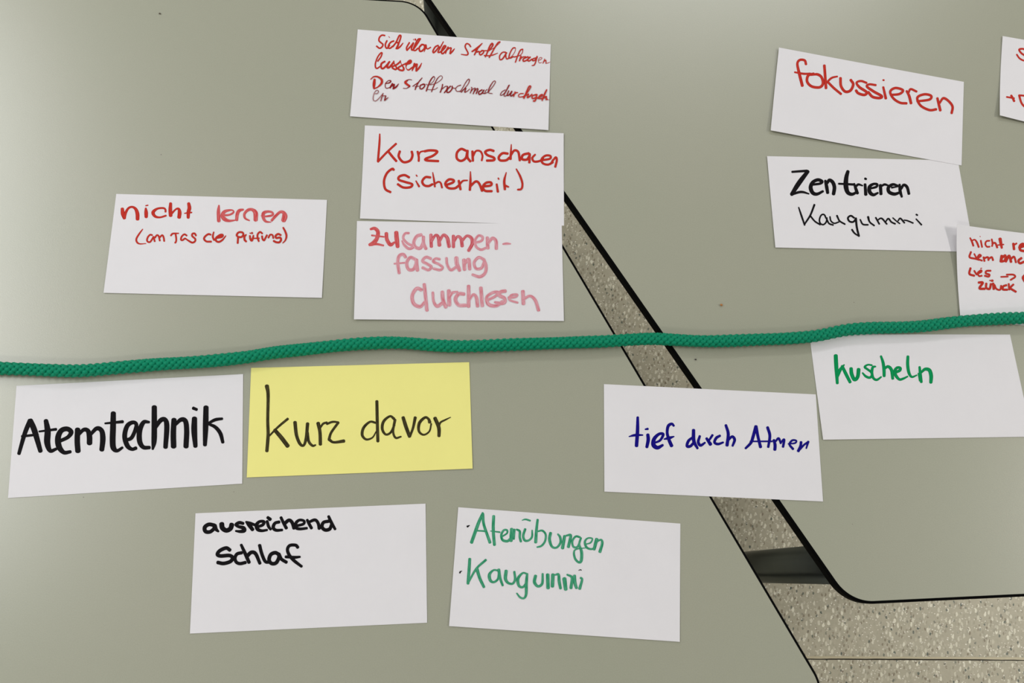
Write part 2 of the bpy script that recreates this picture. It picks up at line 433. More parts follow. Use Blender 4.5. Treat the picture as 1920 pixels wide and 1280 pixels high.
# --- card: Sich über den Stoff ...
G = 'white written cards'
k = make_card(zc(640, 40, 4.3636, [(134, 66), (1714, 187), (1694, 889), (71, 776)]), M_WHITE, 0, (0.5, 0.5, 1.6, 1.2), 'white card in the upper middle with four lines of small red cursive writing', G)
k.ws = 0.80
v = (695, 60, 11.294)
write(k, v, 'red', 40, "300,75 240,68 190,110 175,180 215,225 258,262 245,310 190,345 125,300|345,185 312,260 318,320 350,345 400,280|380,95,16 405,120|490,190 430,215 385,270 372,330 410,345 470,300|470,310 540,215 605,80 640,85 620,170 580,270 540,355|560,225 595,240 560,350 625,310 685,235,24", 'red word "Sich"')
write(k, v, 'red', 38, "820,225 762,330 768,390|768,390 850,300 905,230|905,240 865,340 885,385 960,290 1050,150|1055,145 1000,160 930,290 905,380 950,390 1000,345|905,150,16 912,172|945,150 948,172|1080,268,42 1030,330 1040,405 1090,400 1140,340 1135,280 1085,265|1165,270,34 1175,310 1132,420,18|1170,300,30 1200,360 1270,325", 'red word "über"')
write(k, v, 'red', 38, "1430,285 1370,315 1322,395 1330,440 1380,400 1450,310|1540,205,24 1480,320,34 1425,420 1450,435 1490,410|1490,420 1560,350 1590,300 1555,295 1510,370 1500,440 1530,458 1600,390|1640,320 1605,390 1585,460,22|1605,390,34 1670,340 1705,340|1705,345 1675,460,28|1685,460 1740,400 1775,355,20", 'red word "den"')
write(k, v, 'red', 44, "150,620,34 215,530 242,450 215,445 150,530 102,660 105,750,36 140,770 205,725,30|300,625 230,670 222,750 262,775 335,710 400,630|400,630,30 360,700,46 355,755 400,745 480,650 490,612,22|490,612,22 505,680 548,760,40 530,795 470,770 462,735 540,700 615,640 630,605,20|630,605,16 650,680,16 700,770,44 680,815 605,800 585,760 650,715,34 740,670|740,680,60 835,650 845,612 800,620,36 760,690 750,760,16 800,805,34 890,745|930,670,44 905,750 878,820,26|890,770,44 960,690 985,690|975,700,52 960,830,30|965,825,44 1030,755 1080,662,18", 'red word "lassen"')
v = (855, 70, 10.378)
write(k, v, 'red', 30, "285,185 255,140 205,125 177,180 210,255 235,310 210,345 100,332,18|510,118,20 420,205,44 310,280,30|415,225,40 357,345,28|400,290,30 450,275|500,265 455,305 475,345 525,310 540,265 500,258|545,262,20 640,250,24 715,160,34 700,120 655,180 620,270 570,385,24|640,265,16 760,190,12 850,110,12 855,88,20 815,110,30 750,210 700,300 645,395,28|550,355,26 640,360 720,345 810,308,14", 'red word "Stoff"')
write(k, v, 'red', 26, "965,290 905,295 850,360 855,435 905,420,30 960,340 985,300|970,310 970,380 990,425 1040,395|1150,205,26 1105,215 1050,310 1030,400,30 1070,400 1115,375|1160,210,12 1150,270 1110,340 1065,385|1300,235,28 1255,250 1205,350 1155,488,26|1300,245,16 1290,300 1240,355 1130,385,26|1265,365,30 1235,460|1250,425,24 1300,385 1360,380|1400,380,30 1315,420 1310,465 1370,450 1445,385|1420,390,28 1395,450 1425,462 1480,425|1560,400,26 1500,420 1490,455 1530,450 1580,395|1578,370,26 1550,480 1520,540 1475,552,16|1600,455,11 1655,430 1672,400 1630,398 1602,450 1620,500 1665,490|1725,420,14 1690,512|1695,490,20 1745,445 1750,510|1750,510,12 1790,500 1830,482,8", 'red word "abfragen"')
v = (690, 135, 10.667)
write(k, v, 'red', 50, "132,150,46 122,240,62 117,325,40|55,148,18 110,100,26 190,97,36 268,150,50 272,225,50 200,300,28 120,338,26", 'large red letter "D"')
write(k, v, 'darkred', 18, "345,235 435,215,26 455,180,26 410,175,16 355,225 345,295 375,330 435,310|490,235,34 440,320|450,295,34 525,250|525,255,34 505,340|510,335,34 565,300 612,240,16", 'dark red letters "en"')
write(k, v, 'red', 44, "780,175,40 745,215,48 832,288,46", 'red letter "S" body')
write(k, v, 'darkred', 18, "875,162,14 825,152 780,172,26|835,292,24 770,330,14 705,328,14|1082,120,18 1000,225,24 942,355,24|1000,215,18 895,290|940,300 1020,285,14|1110,250,26 1050,270 1040,330 1080,340 1130,290 1132,250 1095,245|1160,245,14 1205,262,12 1290,210 1335,130 1310,95,20 1250,170,26 1200,285 1165,385|1240,262,12 1360,228 1470,150 1485,100 1452,78 1385,140,18 1320,270,22 1270,400,20|1170,350,12 1260,358 1340,348 1390,314", 'dark red word "Stoff"')
write(k, v, 'darkred', 18, "1492,250,24 1478,320 1445,412|1480,345,16 1550,290 1592,290|1592,290,24 1575,350 1525,420|1650,285,26 1590,350 1580,410 1630,402 1680,340 1682,285|1682,290,16 1700,322 1750,330|1855,265,18 1790,290,15 1752,340 1780,390 1850,385", 'dark red letters "noc"')
v = (850, 135, 10.105)
write(k, v, 'darkred', 15, "130,378 190,280 235,200 285,138 305,160,18 280,230,14 205,325|150,388,20 190,340 235,310|240,310,18 215,385,22 265,365,14 310,325|340,290 352,310,18 320,405|335,372,14 390,312 420,310|415,315,20 375,418|385,390,16 450,315 468,325|468,325,24 432,415|545,340,26 482,380 490,428 540,405 580,345|572,350,20 560,405 605,408|640,332,14 612,360 605,405 680,370|665,375,14 740,290 795,205 790,175 760,182 705,260,20 665,350 670,400,14 738,412", 'dark red word "nochmal"')
write(k, v, 'darkred', 18, "985,342,15 920,380 890,440 925,440 985,380 1050,252,14|1062,250,18 1010,350,15 962,435 970,465 1010,445|1050,360,22 1020,430 1035,452 1085,400 1105,368|1112,370,22 1080,440 1095,462 1140,425", 'dark red letters "du"')
write(k, v, 'red', 20, "1170,380,24 1140,470|1150,432 1195,392 1222,398,16|1325,412 1265,415,18 1232,450 1250,478 1325,468|1320,480,22 1395,400 1460,300 1462,272,26 1432,280,28 1390,370 1335,505|1360,460 1425,420 1400,490,26 1450,462 1490,425|1565,430,26 1495,460 1500,508 1560,488|1580,430,32 1565,510 1540,555,30 1515,552|1590,500,24 1675,460 1685,430 1640,448 1612,505 1680,505|1768,340,26 1730,420,34 1680,545,26|1695,505,28 1760,470 1755,525 1782,520|1805,530,12 1818,537", 'red letters "rchgeh"')
write(k, (690, 135, 10.667), 'darkred', 13, "142,442 195,430 208,385 172,370 125,430 102,530 120,580 180,570 300,440|302,430,18 255,585|280,490,14 340,478|355,480,24 332,575|335,572,22 405,515,14", 'thin dark red word "en"')

k = make_card(zc(660, 225, 4.571, [(110, 46), (1814, 113), (1817, 904), (68, 843)]), M_WHITE, 0, (0.3, 1.4, 0.3, 1.0), 'white card reading kurz anschauen (sicherheit) in red, across the gap', G)
v = (660, 225, 4.571)
write(k, v, 'red', 19, "238,120,11 235,200,17 222,355,17|222,357,17 300,275 378,203|308,265 345,312 380,352|410,268 400,310 425,350 455,362 500,345 518,305 512,270|562,270,17 572,315 572,352|572,300,13 590,272 648,264|622,268 665,260 722,264 728,278 690,308 632,332 640,346 740,352", 'red word "kurz"')
write(k, v, 'red', 19, "975,262 935,248 900,280 900,330 935,350 975,325 990,262|990,262 990,320 1015,355|1032,268 1036,350|1038,310,15 1062,266 1100,268 1118,305 1112,347|1215,265 1180,256 1142,272 1160,300 1215,322 1215,344 1155,348|1335,288 1290,285 1258,318 1270,345 1320,345 1350,322|1365,210,8 1362,270,15 1358,335,20|1358,310,15 1390,262,18 1425,275 1438,347|1515,285 1465,300 1458,335 1500,338 1525,300|1522,290 1520,365|1570,296,14 1545,325,17 1560,355 1605,352 1640,328,12|1625,345,17 1695,332 1700,308 1660,305 1625,335 1635,370 1680,382 1722,362|1722,340,13 1700,380|1712,362,13 1745,320,17 1755,345 1742,402", 'red word "anschauen"')
write(k, v, 'red', 18, "358,428 345,418 300,455 275,520 285,590 330,618|490,492 450,472 405,485 402,512 460,532 515,550 500,575 440,578 392,550|548,522,10 575,570,16|550,472,10 558,482|672,492 630,490 602,525 618,558 655,566 690,550|692,450,8 702,510,14 710,572|708,548,14 740,530 760,540 772,580|800,560 865,535 870,515 830,510 800,545 825,582 880,585 915,562|915,520 930,595|925,550,14 950,522 990,517,10|1015,442,8 1015,530,18 1010,600|1012,570,18 1060,527 1090,545 1115,608|1120,570,18 1190,560 1190,535 1150,538 1122,570 1140,606 1198,610|1240,550,15 1250,615,18|1253,498,11 1258,508|1322,450,8 1305,520,18 1310,595|1312,562,18 1342,574,12|1408,420,10 1440,480,16 1460,545 1452,590 1420,597,14", 'red word "(sicherheit)"')

k = make_card(zc(650, 405, 4.571, [(88, 42), (1843, 72), (1862, 898), (62, 884)]), M_WHITE, 1, (0.0, 0.0, 0.8, 1.6), 'white card reading Zusammenfassung durchlesen in faded pinkish red, above the cord', G)
v = (650, 405, 4.571)
write(k, v, 'dryred', 28, "205,112,18 240,106,26 268,135,30 260,190,30 228,232,34 195,246,22|215,165,14 320,178,12|195,246,18 255,240 316,252,14|340,148 345,200 375,245 410,225,16|425,140,32 430,200,34 437,262,30", 'darker red letters "Zu"')
write(k, v, 'pink', 26, "532,146,20 500,150 485,190 520,232 570,262,22 535,280 495,250 475,212,12|640,160 600,175 575,225 590,265 630,275 655,230 660,180,24|658,178 660,235 680,280", 'pink letters "sa"')
write(k, v, 'pinkdark', 25, "722,160 726,262|728,215,20 760,165 785,180,26 795,250,30|798,210,22 830,162 862,190,28 878,262|915,170 915,265|920,218,20 950,175 980,195,26 990,258|992,210,20 1030,170 1070,190,26 1075,240 1045,296", 'faded red letters "mm"')
write(k, v, 'pink', 25, "1100,228,20 1155,212 1165,180 1130,168 1100,210 1110,262 1150,288 1190,275|1205,185,26 1210,275,28|1212,230 1250,190 1280,215,26 1283,280|1340,240,14 1372,236,20 1405,238,10", 'pink letters "en-"')
write(k, v, 'pink', 25, "505,352 485,328 450,342 438,400 450,488|408,408,14 500,400|590,372 545,355 515,400 530,455 572,455 600,400|598,375,28 600,420 607,465|722,365,22 680,352 650,385 690,410 725,435 700,462 650,442|797,370,20 762,365 742,390 790,412 822,440 800,462 745,450|855,360,20 862,415 892,462,22 935,440|940,358,32 945,410 968,465,28|1005,375,28 1010,458|1012,410,20 1045,372,26 1055,455|1175,372,22 1130,355 1092,400 1110,450 1155,445 1178,395|1175,372,24 1195,430 1185,490 1140,520 1078,502,20", 'pink word "fassung"')
write(k, v, 'pink', 27, "640,632 600,622 562,680 575,750 630,775 668,735,18|665,585,26 675,680 688,808|738,655,20 745,730 775,772,26 820,745|820,650,28 825,715 850,780|875,640,30 880,762|882,690,22 905,658 950,648,14|1005,668 960,668 932,712 960,762 1020,765|1045,600 1045,775|1048,722,20 1085,672 1112,700,26 1122,772|1150,615 1162,770|1200,722,20 1270,690 1300,655,22 1255,655 1200,695 1215,755,26 1275,770 1335,735|1360,642 1320,650 1308,680 1350,702 1355,735 1325,748 1270,738,16|1390,700,24 1450,692,16 1460,672 1410,678 1395,718 1465,742|1510,645,28 1515,752|1518,712,20 1570,685 1615,720,24 1645,808", 'pink word "durchlesen"')

k = make_card(zc(180, 350, 4.2667, [(162, 57), (1848, 105), (1807, 888), (60, 848)]), M_WHITE, 0, (0.2, 0.4, 0.8, 0.8), 'white card reading nicht lernen in red, standing alone on the left table', G)
v = (220, 370, 12)
write(k, v, 'red', 72, "112,255,66 125,370,80 160,468,66|165,455,50 190,340,56 255,240,46 340,215,44 415,265,62 452,370,78 455,490,74|640,245,40 648,340,74 650,440,66|640,187,26 690,176|1085,325,40 1080,270 1030,240 900,255,44 805,335,70 850,425,54 960,448,38 1095,410,40|1200,135,60 1192,280,74 1200,410,74|1225,360,44 1320,265,36 1380,260,52 1402,340,76 1390,450,74|1605,135,62 1622,240,76 1600,330,72 1595,455,60|1510,360,20 1600,345,36 1675,338,30", 'red word "nicht"')
write(k, v, 'red', 36, "572,715,20 500,810,34 430,930,38 445,1010 510,1045,28 645,1038,16|785,850 740,840 690,890 668,960 690,1000 740,1000 790,930 812,885|815,885 842,990|848,905 890,850 930,870 957,975|950,905 1010,850 1042,900 1055,985|1205,860 1250,815 1380,808,24|1310,820,36 1325,920 1322,990 1300,1022|1562,860 1510,830 1450,880 1432,950 1470,962 1520,925 1560,945,30 1620,985,38 1690,1018 1750,985 1750,930 1685,870 1690,820 1740,812 1770,860", 'red words "(am Tag"')
v = (380, 370, 11.294)
write(k, v, 'dryred', 60, "345,170,30 335,300,62 342,500,66|425,378,40 560,370,36 650,322 640,275,26 560,272,40 460,305,60 418,385,70 465,460,76 560,495,50 700,482,22|720,480,56 735,350,64 775,280,60 860,258,36|990,490,26 900,440,40 885,350,46 960,268,54 1050,260,56 1120,330,84 1122,480,78|1240,390,20 1340,402,34 1480,375,40 1470,318 1380,300,44 1290,335,64 1285,430,60 1340,510,44 1450,525,14|1460,490,46 1540,400,50 1640,310,50 1715,325,66 1738,400,100 1712,490,86", 'streaky red word "lernen"')
write(k, v, 'red', 36, "172,790 120,778 50,830 30,880 80,932 182,937|235,735,26 215,830,36 245,905|290,855,44 395,830,56 415,800 360,800,38 285,860 285,920 345,942 420,900,34 492,812,18|750,850 742,970|745,830 720,800 760,742 840,742 862,790 820,840 760,838|920,790,28 885,835,38 890,900 922,935|1000,812,32 1010,880,38 1040,918 1062,870 1075,805,28|1003,752,18 1010,768|1042,748 1050,765|1262,765,34 1215,732 1165,785 1165,860 1190,930|1090,867,24 1200,865|1258,820,34 1268,880 1300,912 1330,860 1362,800|1392,855,32 1430,792 1480,800 1497,865|1655,800,38 1600,775 1545,815 1560,860 1640,852 1660,900 1625,950 1560,950 1505,922|1705,640,30 1752,730,36 1775,820,36 1750,910,28 1695,968,16", 'red words "der Prüfung)"')

k = make_card(zc(0, 690, 4.085, [(126, 135), (1862, 45), (1855, 884), (61, 994)]), M_WHITE, 0, (0.2, 0.3, 0.4, 0.4), 'white card reading Atemtechnik in bold black, lower left below the cord', G)
write(k, (0, 690, 4.085), 'black', 32, "230,402,30 190,500,28 145,655,22|232,402,34 265,480,36 310,635,28|168,522,16 290,508|352,402,28 365,480,38 362,570,38 385,632,26 432,618,18|300,485,12 430,468,18|455,560,22 520,528,24 545,490,30 515,465 470,478,32 445,530,36 452,600 490,645,26 540,640,20|595,470,34 592,560 597,635|608,505,18 640,472,24 672,478,28 685,520,34 686,575|690,512,20 740,462,26 778,478,30 788,540,34 780,625,30|868,345,32 866,450,36 863,560 870,612,34 898,632,22 938,608,16|805,423,12 940,410,20|960,552,20 1010,530,24 1045,440,24 1020,415 975,442,28 955,520,30 975,592 1010,620,22 1042,612|1142,413,16 1100,415,26 1070,480,32 1070,560 1098,605,26 1145,608,22|1182,298,32 1182,450,34 1180,560,32 1170,620,14|1192,455,20 1230,400,28 1265,395 1278,450,32 1268,605,28|1333,395,32 1328,500,34 1330,600|1345,432,18 1385,395,26 1420,405,30 1430,480,32 1425,600|1490,385,32 1488,480,36 1497,598,26|1480,306,20 1507,317,18|1578,300,32 1575,450,34 1570,588,24|1600,420,16 1650,395,20 1702,387,16|1600,428,16 1650,452,22 1688,500,24 1707,568,20", 'bold black word "Atemtechnik"')

k = make_card(zc(450, 670, 4.2667, [(89, 83), (1834, 37), (1861, 888), (54, 959)]), M_YELLOW, 0, (0.2, 0.5, 0.9, 0.5), 'yellow card reading kurz davor in black', 'yellow written card')
v = (450, 670, 4.2667)
write(k, v, 'olive', 25, "215,228,30 225,300,24 222,500,22 225,620,24 215,748,24|232,630,12 300,560,16 383,490,18|278,580,26 330,640,30 382,708,30|440,518,26 452,620,24 480,690,22 510,702,18 530,640,22 541,528,24|541,600,18 550,670,20 580,705,18 605,700,12|625,525,26 640,600,24 643,695,24|640,565,14 665,530,16 695,520|695,532,16 740,515 787,518,14|787,520,18 730,600 712,655,20|712,655,22 750,678,18 832,668,24", 'black word "kurz"')
write(k, v, 'olive', 18, "1095,350,22 1098,500 1103,670|1085,522,16 1040,515 990,560,20 978,620 1010,655,16 1060,640,12 1090,590,8|1232,490,20 1200,470,16 1150,510,20 1138,570 1165,615,16 1205,600 1235,540|1240,498,20 1225,590,16 1245,642 1288,633,12|1305,480,24 1330,560,26 1357,632,24|1360,630,16 1385,560,18 1402,480,22|1518,518,24 1508,492,18 1480,480 1435,525,22 1432,590,18 1470,618,14 1515,590,12 1530,530|1560,485,26 1590,560,26 1592,628,22|1590,565,14 1602,522 1640,500,12 1685,478,6", 'black word "davor"')

k = make_card(zc(345, 935, 4.085, [(88, 110), (1850, 36), (1862, 948), (45, 1031)]), M_WHITE, 0, (0.2, 0.3, 0.3, 0.4), 'white card reading ausreichend Schlaf in thick black, lowest on the left', G)
v = (370, 955, 7.111)
write(k, v, 'black', 38, "228,210,42 155,198 100,235,44 108,290 165,298,40 215,262 238,215|235,210,40 250,262 282,292,24|325,190,54 335,245 385,278,50 440,255 460,200,54|612,185,34 560,175,38 515,200,34 545,225 615,245,42 625,280,44 570,292,34 512,285,22|648,162,20 690,205,44 738,268,40|650,165,24 700,182,36 770,205,30|790,235,28 870,205,34 888,162 830,160,32 790,205,42 805,262 860,282,32 930,272,26|930,155,32 950,225,34 978,265,28|938,105,34 972,132,40|1092,165,34 1035,182 1012,240,38 1050,275,34 1132,272,28|1115,105,32 1150,180,34 1187,248,36|1160,190 1220,142 1262,170 1290,250|1330,215,30 1415,192 1422,152 1362,140 1315,180,36 1315,240 1370,258,32 1462,248,28|1465,138,30 1490,190,34 1522,248|1492,165,30 1568,138,34 1610,180 1625,255|1750,155,36 1682,172 1662,232,38 1705,272 1765,258 1785,205,30|1750,90,30 1790,180,36 1838,262,28", 'thick black word "ausreichend"')
write(k, v, 'black', 40, "435,540 385,512 300,548 268,598 310,618 430,612 470,645 440,692 350,718 272,705|592,575,36 530,592 502,645 520,700 570,720 642,705|585,470,30 640,590,38 690,705|665,620 720,570 778,590 835,718,34|830,475,36 860,590 905,690 955,700|1090,600 1040,575 980,600 957,670 990,718 1050,710 1088,640 1085,590|1092,600,36 1122,660 1188,702|1340,505,34 1312,475 1235,478 1202,530 1225,605,36 1290,680 1390,758,30|1180,630,32 1300,636 1368,630,24", 'thick black word "Schlaf"')

k = make_card(zc(830, 940, 4.174, [(122, 44), (1860, 172), (1856, 1097), (50, 974)]), M_WHITE, 0, (0.4, 0.2, 0.8, 1.0), 'white card with bullet points Atemübungen and Kaugummi in green', G)
v = (860, 950, 6.857)
write(k, v, 'drygreen', 34, "310,78,26 250,220,38 165,458,38|310,90,34 325,230,32 402,458,34|230,305,18 350,312,22|450,118,34 445,300,36 460,488,34|410,310,12 530,325,20|560,380,20 620,340 622,300,24 580,300 548,360,28 565,425,30 625,440 665,410|682,285,40 672,435|718,290,26 708,412|745,290,22 785,315,28 785,385 800,445|855,285,28 830,370 850,430,28 900,430,24 942,385 945,300,16|815,172,10 860,160,20 920,177|1015,165,28 1000,300,32 990,455,36|1015,315,18 1075,305,24 1118,355 1110,440 1065,500 1008,517,18|1182,335,34 1168,420 1200,510,28 1260,522,24 1308,460,28 1305,390 1275,350,20|1362,375,34 1335,530,38|1380,370,20 1438,362,30 1430,430,34 1410,515|1560,390,24 1505,380 1462,440 1475,512,24 1530,510 1572,400|1572,400,24 1550,480 1580,580,34 1575,690 1545,712,26 1500,670 1482,590,22 1510,545,16 1640,525,10|1630,480,12 1695,460,18 1718,408 1660,402 1622,450,26 1645,520,26 1700,542,22 1745,530|1775,415,40 1740,545,34|1765,450,22 1830,422 1845,470,30 1815,578,34", 'green word "Atemübungen"')
write(k, v, 'black', 16, "112,252,22 140,238,8", 'tiny dark bullet dot')
v = (855, 1035, 7.68)
write(k, v, 'drygreen', 32, "198,95,36 188,250,38 172,450,36|175,442,24 290,240,28 430,110,30|300,240,42 345,380,38 402,500,34|600,262,24 540,258 482,320,38 492,400 540,430,28 600,390 620,300|615,250,38 635,370,34 672,478,28|722,268,42 712,380,40 750,440,32 815,452,28 850,390,30 840,280,28|1020,310,24 960,300 892,380,38 905,480,34 960,502,28 1010,450|1025,310,28 1012,450,38 1010,600,34 980,660,26 925,650 875,590,18|1145,338,38 1130,430,40 1180,490,32 1240,450 1248,310,26|1320,322,44 1325,515|1395,322,44 1388,490|1430,325,22 1475,320,32 1485,420,38 1505,520,34|1560,380,52 1580,535,44|1600,322,22 1668,365,32 1655,515,38|1705,338,40 1712,440 1735,515,34|1795,368,28 1815,395 1780,525,36", 'green word "Kaugummi"')
write(k, v, 'black', 10, "55,298,16 62,280 85,270,6", 'tiny dark bullet dot before Kaugummi')
write(k, v, 'black', 10, "1768,262,8 1785,250 1803,257,12", 'tiny dark dot of the letter i')

k = make_card(zc(1120, 710, 4.3636, [(54, 43), (1787, 127), (1847, 1003), (58, 922)]), M_WHITE, 0, (0.3, 0.1, 0.6, 0.5), 'white card reading tief durch Atmen in blue, bridging the gap', G)
write(k, (1170, 770, 5.3333), 'blue', 26, "137,65,24 135,200,32 125,350,32|50,257,10 110,243,24 187,242,14|238,238,30 242,290,32 228,362,28|212,185,14 238,180,22|300,322,18 360,295,22 392,235,26 350,232,26 302,280,34 295,340,40 335,368,34 388,342,22|498,150,20 478,130,24 442,152,28 432,220,26 450,290,30 476,350,32|400,283,12 450,272,28 500,256,12", 'blue word "tief"')
write(k, (1170, 770, 5.3333), 'blue', 24, "690,262,20 645,300,26 630,352 665,352 702,310,22|695,192,30 698,300,32 735,375,22|758,252,22 742,310,26 765,345 810,318,18|825,275,24 865,335,32|852,292,20 885,242,22|960,248,22 922,272,26 905,315,24 940,332 992,315,18|1018,143,24 1042,230,28 1030,345,30|1045,290,20 1082,257,24 1106,290,26 1085,350,20", 'blue word "durch"')
write(k, (1170, 770, 5.3333), 'blue', 22, "1318,155,28 1290,260,28 1268,320,26 1215,375,20|1320,155,28 1340,260,26 1365,362,28|1262,305,14 1480,305,16|1435,165,26 1458,250,26 1442,362,22|1498,292,24 1510,340,28 1508,388,28|1512,310,16 1545,275,22 1568,325,18|1562,325,14 1600,287,22 1590,360,22|1642,330,12 1710,322,16 1722,298 1682,295,18 1655,335,20 1690,382,22|1770,312,24 1765,350,24 1742,402,26|1755,390,18 1800,340,18 1845,308,18|1842,308,22 1822,375,14", 'blue word "Atmen"')

k = make_card(zc(1500, 610, 4.571, [(80, 75), (1800, 77), (1992, 952), (199, 978)]), M_WHITE, 0, (0.0, 0.3, 0.5, 0.9), 'white card reading kuscheln in green, tucked under the cord at right', G)
write(k, (1550, 655, 9.143), 'green', 50, "155,105,62 165,300,62 182,578,44|190,455,42 230,350,52 300,262,22|265,285,46 330,420,52 402,560,48|418,325,54 428,420,58 475,515,56 530,470,56 548,340,58|775,270,28 705,262 652,300,36 700,340 765,390,38 778,440 738,482 670,460 615,402,26|838,292,26 790,305,40 775,400,44 800,490,40 860,520,36 935,470,26|930,115,34 965,220,46 982,340,50 985,455,46|992,330,34 1050,292,44 1110,350,50 1132,500,44|1170,395,40 1250,360,46 1262,318,42 1210,312 1170,360,48 1182,440,50 1245,512,40 1310,500,36 1388,462,24|1392,120,44 1388,260,48 1410,400,46 1460,470,34 1545,440,22|1592,300,36 1605,420,46 1622,558,42|1625,390,34 1685,338,46 1760,355,56 1790,450,58 1785,565,50|1572,410,26 1592,540,20", 'green word "kuscheln"')

k = make_card(zc(1430, 280, 4.8, [(40, 60), (1757, 100), (1905, 922), (115, 882)]), M_WHITE, 0, (0.8, 0.0, 0.5, 1.0), 'white card reading Zentrieren Kaugummi in black, partly under two cards', G)
v = (1470, 305, 7.111)
write(k, v, 'black', 36, "108,122,24 200,115,26 305,108,28|318,115,40 200,270,52 102,422,40|95,428,24 190,395,28 255,392,26 332,415,16|375,292,26 480,278,28 505,250,36 450,228,36 382,262,38 355,330,44 382,400,42 440,418,34 520,380,26|550,240,28 568,320,38 582,402,34|575,272,30 605,232,36 650,262,40 672,330 660,418,38|852,115,36 830,200,46 825,310,52 850,395,44 910,420,34 980,382,24|730,280,22 920,290,26|935,280,22 958,350,34 980,408,32|955,322,24 990,290,26 1048,306,16|1080,288,30 1090,425,36|1080,212,26 1095,218,24|1145,345,22 1230,322,26 1240,288,28 1190,285 1140,322,38 1142,390,42 1190,428,34 1252,402,22|1285,300,36 1292,418,34|1300,312,22 1340,290,26 1385,302,20|1520,318,14 1435,332,22|1512,305,24 1450,290,30 1392,330,36 1400,390,38 1470,418,36 1540,398,26|1540,292,26 1548,380,34 1570,455,24|1560,350,26 1595,297,30 1640,325,32 1665,415,30", 'bold black word "Zentrieren"')
write(k, v, 'black', 17, "195,595,14 230,700,20 275,832,18|272,822,18 350,700,20 405,560,22|348,705,18 410,780 482,826|560,740 535,692 495,700 472,760 485,810 525,825 562,790 572,735|568,750,18 600,810 655,830|612,720,16 625,775 670,808 730,790|705,705,20 740,775,18 812,820|935,735,20 890,707 852,735 870,780 920,790 955,752|957,740,24 970,860,22 998,978,22|998,980,14 940,940,18 905,892,20|1015,758,16 1050,820,18 1120,828|1120,722,24 1142,790,18 1202,838|1222,732,18 1270,818|1245,768,14 1300,742,18 1370,818|1352,790,14 1390,745,18 1430,790 1482,815|1450,735,14 1500,780 1543,812|1520,775,14 1550,742,18 1605,802|1600,765,14 1650,775,16 1720,805|1760,750,14 1832,828,18|1762,690,18 1778,700", 'thin black word "Kaugummi"')

k = make_card(zc(1430, 80, 4.8, [(147, 43), (1811, 352), (1790, 1104), (73, 788)]), M_WHITE, 1, (1.6, 0.3, 0.0, 2.4), 'white tilted card reading fokussieren in red, overlapping the card below it', G)
write(k, (1430, 80, 4.8), 'red', 22, "390,195,20 378,160 335,156 312,190 330,280,24 357,388|288,266,14 370,280,18 430,278,16|460,280 410,295 400,350 440,393 510,402 542,370 530,312 490,285 430,292,14|555,205 562,300 570,410|575,360,17 620,318 672,304,14|582,350,20 640,408 705,462|700,318,22 705,390 742,440 790,430 815,375 792,335|935,362,18 885,345 845,360 870,400,22 935,445 915,470 860,455 840,430|1018,382,18 960,375 938,395,20 1000,440,22 1070,480 1055,498 990,488 950,445|1085,400,18 1108,502,22|1083,337,14 1092,338|1150,470,18 1230,462,20 1262,428 1195,408 1148,440 1175,500 1235,540 1295,546|1295,435,18 1318,480,22 1335,546|1312,450,16 1332,418,18 1385,440|1390,528,18 1500,512,20 1515,478 1455,465 1392,495 1420,565 1500,606 1562,600|1572,500,20 1598,610,22|1592,545,16 1625,500,20 1672,525 1708,575 1700,635", 'red word "fokussieren"')

k = make_card([(1794.5, 420.5), (2130, 459), (2160, 634), (1801, 598)], M_WHITE, 2, (7.5, 0.0, 0.0, 0.6), 'white card with small red lines starting nicht, curling up, cut off at right', G, power=2.6, nu=48, nv=24)
v = (1770, 400, 6.095)
write(k, v, 'red', 20, "298,280,16 320,325,20 335,370|318,312,16 350,300 375,330,20 397,385|420,310,18 435,385|410,262,8 416,266|520,312,18 485,318 472,350 490,380 522,380|545,295,18 555,345 548,375|550,345 585,338 608,390,22|640,290,34 650,345,30 660,395,22|615,362,14 682,355|792,345,26 800,410|800,360,18 830,342|858,390,26 910,372 902,348 868,370 872,418 925,432", 'red words "nicht re"')
write(k, v, 'red', 20, "308,440,20 292,500 360,518 400,530|345,462,16 370,510|380,515,18 422,485 402,472 382,515 435,540|452,500 462,545|455,515 500,500 508,535|510,520 545,500 560,535|660,485,30 650,550|665,505,24 700,480 695,535 660,550|705,550,26 740,485 755,510 765,555|765,520,20 800,495 822,560|885,510,24 850,540 868,570 915,552", 'red words "wenn ma"')
write(k, v, 'red', 22, "302,625,22 290,690 345,712|345,655,18 372,700|372,695,18 425,668 422,650 385,680 400,715 432,712|532,655,20 485,658 478,685 518,700 508,722 465,712|418,630,10 430,625|650,725,16 730,722|715,700,18 790,700 812,725 760,760|925,705,26 902,735 925,780", 'red words "was ->"')
write(k, v, 'red', 24, "395,790 442,792 405,855 465,862|482,800,22 482,850 520,862 535,805|560,800 568,865|575,815,18 598,862 640,872 652,825|712,820,22 675,835 672,868 722,872|738,805,20 745,872|750,852,20 792,812|752,855,22 820,895|522,765,12 530,768|545,768 555,770", 'red word "zurück"')

k = make_card([(1880, 67.5), (2200, 121), (2204, 293), (1875, 216)], M_WHITE, 0, (1.0, 0.2, 0.2, 3.5), 'white card cut off at the top right with the start of two red lines', G, power=3.0, nu=48, nv=24)
v = (1820, 50, 6.74)
write(k, v, 'red', 20, "690,292,20 655,280,22 612,290,22 640,335 690,368|582,352,20 615,398 660,425 700,430", 'red letter "S"')
write(k, v, 'red', 22, "455,888,20 550,905|512,870,26 530,900 550,942|612,868,24 640,960 680,1008 720,1012|610,868 650,870 740,880", 'red "+" and cut off letter')

